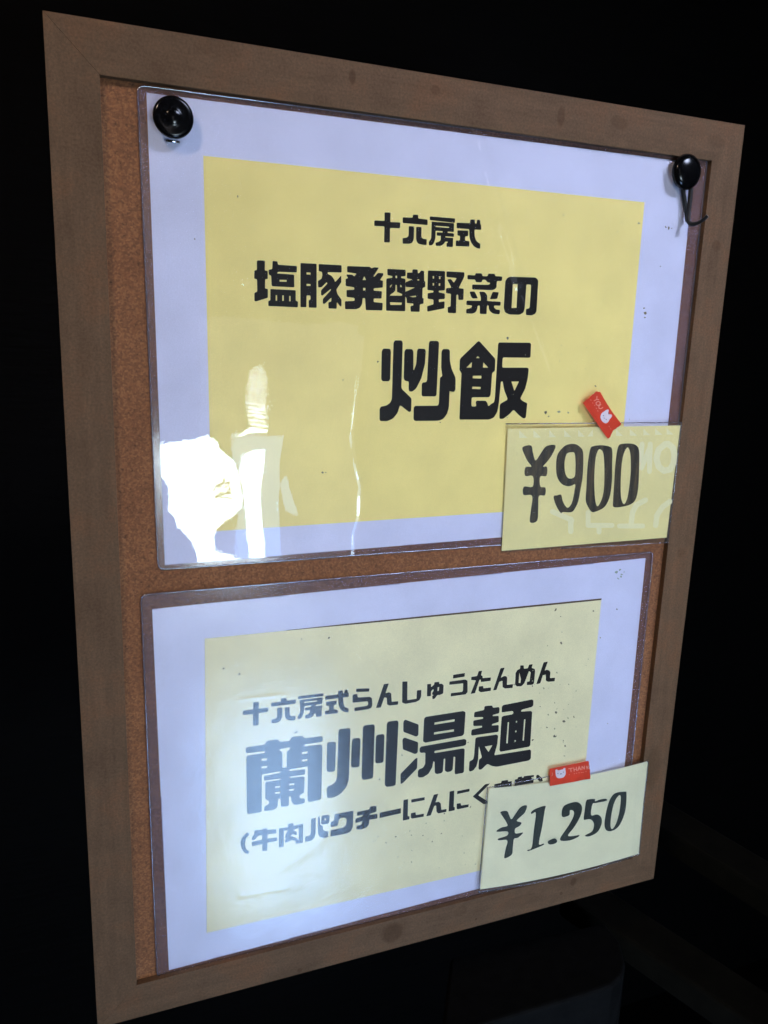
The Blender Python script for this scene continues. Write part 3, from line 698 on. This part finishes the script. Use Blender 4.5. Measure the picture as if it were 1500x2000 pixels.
# ------------------------------------------------------------------ price cards
def lerp(a, b, t): return a + (b - a) * t
nc1 = lambda u, v: lerp(-.0026, .0012, max(0, min(1, (u - 985) / 330)))
card = thing('price_card', 'lemon yellow price card handwritten ¥900 in a clear sleeve on the upper sheet', 'price card', bw(*unproj(1140, 1070, -.002)), 'handwritten price cards')
def grid_sheet(name, parent, TL, TR, BR, BL, nf, mat, thick, bow_t=0, bow_b=0, n=24, k=14):
    V, F = [], []
    for layer in (0, 1):
        for j in range(k + 1):
            for i in range(n + 1):
                s, t = i / n, j / k
                u = (TL[0] * (1 - s) + TR[0] * s) * (1 - t) + (BL[0] * (1 - s) + BR[0] * s) * t
                v = (TL[1] * (1 - s) + TR[1] * s) * (1 - t) + (BL[1] * (1 - s) + BR[1] * s) * t
                v += (bow_t * (1 - t) + bow_b * t) * 4 * s * (1 - s)
                p = unproj(u, v, nf(u, v)); V.append(bw(p[0], p[1], p[2] - thick * layer))
    q = (n + 1) * (k + 1)
    for j in range(k):
        for i in range(n):
            a = j * (n + 1) + i; F.append((a, a + n + 1, a + n + 2, a + 1)); F.append((q + a, q + a + 1, q + a + n + 2, q + a + n + 1))
    for i in range(n):
        a = i; F.append((a, a + 1, q + a + 1, q + a)); a = k * (n + 1) + i; F.append((a, q + a, q + a + 1, a + 1))
    for j in range(k):
        a = j * (n + 1); F.append((a, q + a, q + a + n + 1, a + n + 1)); a = j * (n + 1) + n; F.append((a, a + n + 1, q + a + n + 1, q + a))
    return mesh_obj(name, V, F, mat, parent)
grid_sheet('card', card, (992, 837), (1329, 831), (1302, 1050), (980, 1076), nc1, M_card, .0003)
lift = lambda f, d: (lambda u, v: f(u, v) + d)
ghost = parse('''S36 1200,440 1194,640
S36 1196,470 1136,615
S36 1140,440 1130,560
S45 1310,440 1262,480 1245,545 1262,605 1300,636 1345,625 1372,580 1378,520 1365,465 1330,438 1310,440
S39 485,935 600,985 625,1000
S39 618,990 618,1080
S36 745,940 745,1035 920,1035
S36 825,1035 825,1085
S36 975,1040 1145,1040
S39 1165,850 1100,885 1070,940 1060,1030
S39 1345,860 1290,900 1250,960 1240,1035
P 240,340 300,395 240,395
P 345,338 400,392 345,392
P 460,338 510,390 460,390
P 570,336 620,388 570,388
P 672,335 720,386 672,386
P 780,334 780,384 740,384
P 950,332 1000,380 950,380
P 1050,330 1105,378 1050,378
P 1150,328 1200,375 1150,375
P 1235,326 1290,372 1235,372
P 1320,324 1370,370 1320,370''', 950, 750, 400 / 1500, 3)
ink('show_through_print', ghost, lift(nc1, .00003), M_ghost, card)
hand = parse('''C 264,465 326,450 340,500 360,560 400,505 440,455 506,450 480,520 440,575 415,605 444,608 440,672 395,678 395,750 432,760 428,815 385,820 380,900 372,1000 320,1012 325,930 335,820 272,812 275,752 338,752 340,675 284,672 286,610 330,605 305,570 282,525
C 560,465 600,442 650,440 685,460 706,490 710,560 705,680 690,770 675,850 655,900 625,938 560,938 545,945 510,890 492,825 520,815 548,812 560,860 590,905 615,890 632,850 645,780 650,735 620,746 590,748 550,730 518,680 510,600 520,520
G 590,510 620,500 645,506 652,560 652,620 645,680 605,692 580,660 572,600 576,550
C 775,458 840,448 905,460 922,490 921,600 920,700 905,820 870,895 825,925 775,938 745,900 727,850 732,760 738,640 748,540 760,480
G 828,478 852,496 862,560 864,680 858,790 838,860 812,895 796,840 790,700 798,560 812,500
C 965,460 1000,438 1070,438 1108,460 1120,510 1118,640 1112,760 1095,840 1060,880 990,900 932,900 928,850 936,720 945,580
G 1032,465 1052,500 1058,600 1050,720 1032,835 1008,880 988,840 983,750 988,620 1003,520''', 950, 750, 400 / 1500, 8)
ink('handwriting', hand, lift(nc1, .00006), M_mark, card)
nc1s = lift(nc1, .0006)
grid_sheet('clear_sleeve', card, (988, 828), (1332, 825), (1304, 1060), (978, 1079), nc1s, M_sleeve, .0004)
tube('sleeve_edge', [bw(*unproj(u, v, nc1(u, v) + .0006)) for u, v in [(988, 828), (1100, 827), (1200, 826), (1331, 825), (1325, 880), (1316, 960), (1304, 1060), (1200, 1066), (1096, 1071)]], .0004, M_rim, card)
tape = thing('tape_sticker', 'red tape sticker with YOU and a white rabbit face, stuck slantwise above ¥900', 'sticker', bw(*unproj(1188, 856, .001)), 'red tape stickers on the price cards')
nt1 = lift(nc1, .0012)
body = parse('''P 235,465 300,400 380,345 390,350 410,300 440,285 450,262 500,240 510,215 570,175 600,195 650,190 740,350 830,500 960,700 1165,965 1150,1000 1090,1050 1060,1060 1040,1095 1000,1110 960,1140 940,1200 915,1240 900,1290 845,1335 780,1260 500,850''', 1120, 750, .08, 6)
def thick_ink(name, items, nf, mat, parent, t=.00012):
    o = ink(name, items, nf, mat, parent); s = o.modifiers.new('thickness', 'SOLIDIFY'); s.thickness = t; s.offset = 0; return o
thick_ink('tape', body, nt1, M_red, tape)
nti = lift(nt1, .0001)
ink('lettering', parse('''S22 505,410 570,375 575,300
S22 570,375 620,380
S22 600,425 555,450 555,500 600,525 645,500 655,455 620,425 600,425
S22 670,500 620,540 625,590 670,605 715,575
S14 420,385 432,400
S14 465,455 478,472
S14 512,515 525,530
S14 555,585 568,600
S14 590,650 602,665
S14 865,1030 877,1045
S14 905,1090 917,1105''', 1120, 750, .08, 4), nti, M_pink, tape)
ink('rabbit_face', parse('C 665,770 690,715 740,675 790,640 840,622 865,645 850,690 850,730 900,738 942,760 930,805 885,860 850,925 790,962 730,935 685,885 662,825', 1120, 750, .08, 4), nti, M_face, tape)
ink('rabbit_eyes', parse('''S18 725,765 740,775
S18 795,860 805,870
S16 745,830 760,835
S22 855,700 870,735''', 1120, 750, .08, 3), lift(nti, .00003), M_grey, tape)

def nc2(u, v):
    x, y, _ = unproj(u, v, -.002)
    d = min(BW_ - RAIL - x, y - RAIL)                 # distance in from the lip of the frame
    return .0012 if d <= 0 else max(-.0022, .0012 - d * .07)
card2 = thing('price_card', 'pale lemon price card handwritten ¥1.250 overlapping the lower right corner of the frame', 'price card', bw(*unproj(1090, 1700, .002)), 'handwritten price cards')
grid_sheet('card', card2, (955, 1540), (1265.5, 1487), (1248, 1667), (938, 1737), nc2, M_card2, .0003, 8, 7, 70, 50)
ink('handwriting', parse('''C 290,548 338,540 355,572 372,600 405,555 440,510 484,500 470,550 440,580 410,612 444,625 430,650 398,670 402,705 456,698 420,735 390,745 382,800 374,858 330,885 318,878 328,820 340,755 280,755 275,742 338,720 342,690 270,692 264,682 300,660 340,650 335,625 310,585
C 515,548 545,525 618,502 614,540 595,660 572,780 605,778 600,792 500,832 490,825 520,805 535,680 550,555 520,562
C 638,762 688,740 706,762 690,778 650,785
C 738,560 750,510 790,485 850,474 885,500 885,550 860,610 825,665 785,720 830,722 866,716 860,730 800,755 735,758 730,735 760,690 800,630 828,570 825,540 800,535 795,570 750,585
C 918,468 935,455 980,452 985,468 1020,456 1060,450 1068,465 990,482 965,490 955,570 1000,565 1030,590 1030,640 1000,695 945,725 912,725 915,715 960,690 975,650 970,620 945,600 905,605 900,590 908,530
C 1095,450 1130,410 1200,398 1214,412 1208,520 1185,600 1150,660 1100,688 1065,680 1052,640 1060,570 1075,505
G 1160,425 1172,445 1162,540 1140,625 1110,672 1096,640 1108,540 1130,465''', 900, 1440, 400 / 1500, 6), lift(nc2, .00022), M_mark2, card2)
tube('sleeve_edge', [bw(*unproj(u, v, nc2(u, v) + .0004)) for u, v in [(1264, 1487), (1266, 1489), (1257, 1570), (1248, 1668), (1170, 1694), (1090, 1716), (1010, 1731), (935, 1743), (938, 1700), (943, 1640), (952, 1538), (1000, 1530), (1060, 1519), (1090, 1512)]], .00035, M_rim, card2)
grid_sheet('clear_sleeve', card2, (950, 1537), (1268, 1482), (1250, 1670), (934, 1745), lift(nc2, .0008), M_sleeve, .0003, 8, 7, 70, 50)
tape2 = thing('tape_sticker', 'red tape sticker with THANK and a white bear face on the ¥1.250 card', 'sticker', bw(*unproj(1115, 1525, .003)), 'red tape stickers on the price cards')
na, nb = nc2(1074, 1515), nc2(1153, 1500)
nt2 = lambda u, v: max(na, nb) + .0014 + (nb - na) * (u - 1113) / 79 * .5
thick_ink('tape', parse('P 185,365 1215,150 1235,200 1228,240 1250,290 1240,340 1262,400 1255,470 1270,560 1268,632 1100,650 900,695 190,822', 1060, 1475, 110 / 1500, 5), nt2, M_red, tape2)
nti2 = lift(nt2, .0001)
ink('lettering', parse('''S24 690,362 790,345
S24 745,355 755,440
S22 825,335 840,425
S22 895,320 905,410
S22 832,382 898,370
S22 935,405 970,300 1015,390
S20 950,370 1000,360
S20 1045,385 1045,295 1110,370 1108,285
S22 1165,290 1180,370
S20 1235,280 1175,330 1245,355
S12 700,520 712,518
S14 835,495 850,492
S14 895,482 910,480
S14 960,470 975,468
S14 1025,462 1040,460
S14 1070,460 1082,455
S14 1145,440 1160,436
S16 260,470 265,520 240,550''', 1060, 1475, 110 / 1500, 4), nti2, M_pink, tape2)
ink('bear_face', parse('C 340,395 375,380 420,405 480,390 540,375 560,345 600,345 605,400 615,460 600,530 550,590 470,612 395,605 355,560 342,480', 1060, 1475, 110 / 1500, 4), nti2, M_face, tape2)
ink('bear_eyes', parse('''S22 400,485 410,485
S22 545,450 555,450
S24 470,500 500,495''', 1060, 1475, 110 / 1500, 3), lift(nti2, .00003), M_grey, tape2)

# ------------------------------------------------------------------ round fasteners
p1 = unproj(338, 230, .002)
pin = thing('round_fastener', 'plain round black fastener with a domed centre, pinning the upper left corner', 'pin', bw(p1[0], p1[1], ZF), 'round black fasteners holding the upper sheet')
lathe('base', [(.0045, 0), (.0048, .0015), (.0046, .0055)], (p1[0], p1[1], ZF), M_steel, pin)
Rr = .0106
lathe('disc', [(Rr * .80, .0052), (Rr * .95, .0055), (Rr, .0064), (Rr * .985, .0074), (Rr * .94, .0082), (Rr * .84, .0086), (Rr * .70, .0087), (Rr * .42, .00875), (Rr * .36, .0090), (Rr * .26, .0094), (Rr * .12, .0096), (.0004, .0096)], (p1[0], p1[1], ZF), M_black, pin)
tube('steel_clip', [bw(p1[0] - .0035 + t * .007, p1[1] - Rr * .93 - .0012, ZF + .0022 + .0006 * math.sin(t * math.pi)) for t in [q / 8 for q in range(9)]], .0008, M_steel, pin)
p2 = unproj(1336, 337, -.001)
hookt = thing('round_fastener', 'round black fastener with a long wire hook hanging from it, upper right corner', 'hook pin', bw(p2[0], p2[1], ZF), 'round black fasteners holding the upper sheet')
R2 = .0117
lathe('base', [(.0045, 0), (.0048, .0015), (.0046, .0030)], (p2[0], p2[1], ZF), M_steel, hookt)
lathe('disc', [(R2 * .80, .0028), (R2 * .96, .0034), (R2, .0046), (R2 * .97, .0062), (R2 * .88, .0076), (R2 * .70, .0087), (R2 * .45, .0093), (R2 * .2, .0095), (.0004, .0095)], (p2[0], p2[1], ZF), M_black, hookt)
def sm_path(pts, k=6):
    P = [Vector(p) for p in pts]; out = []
    for i in range(len(P) - 1):
        a, b, c, d = P[max(0, i - 1)], P[i], P[i + 1], P[min(len(P) - 1, i + 2)]
        for q in range(k):
            t = q / k; out.append(.5 * ((2 * b) + (c - a) * t + (2 * a - 5 * b + 4 * c - d) * t * t + (3 * b - a - 3 * c + d) * t ** 3))
    out.append(P[-1]); return out
def pn(u, v, n): return bw(*unproj(u, v, n))
tube('hook', sm_path([pn(1333, 360, -.0015), pn(1336, 385, -.0015), pn(1340, 412, -.0012), pn(1343, 432, -.0008)]), 0.0015, M_hook, hookt)
tube('hook', sm_path([pn(1350, 358, .0005), pn(1347.5, 390, .0005), pn(1344.5, 420, .0008), pn(1345, 432, .0018), pn(1352, 438, .004), pn(1364, 435, .008), pn(1375, 428, .0115), pn(1382, 421, .0135)]), [.0016] * 20 + [.0016] * 8 + [.0013] * 15, M_hook, hookt)

for o in bpy.data.objects:
    if '_w' in o: del o['_w']
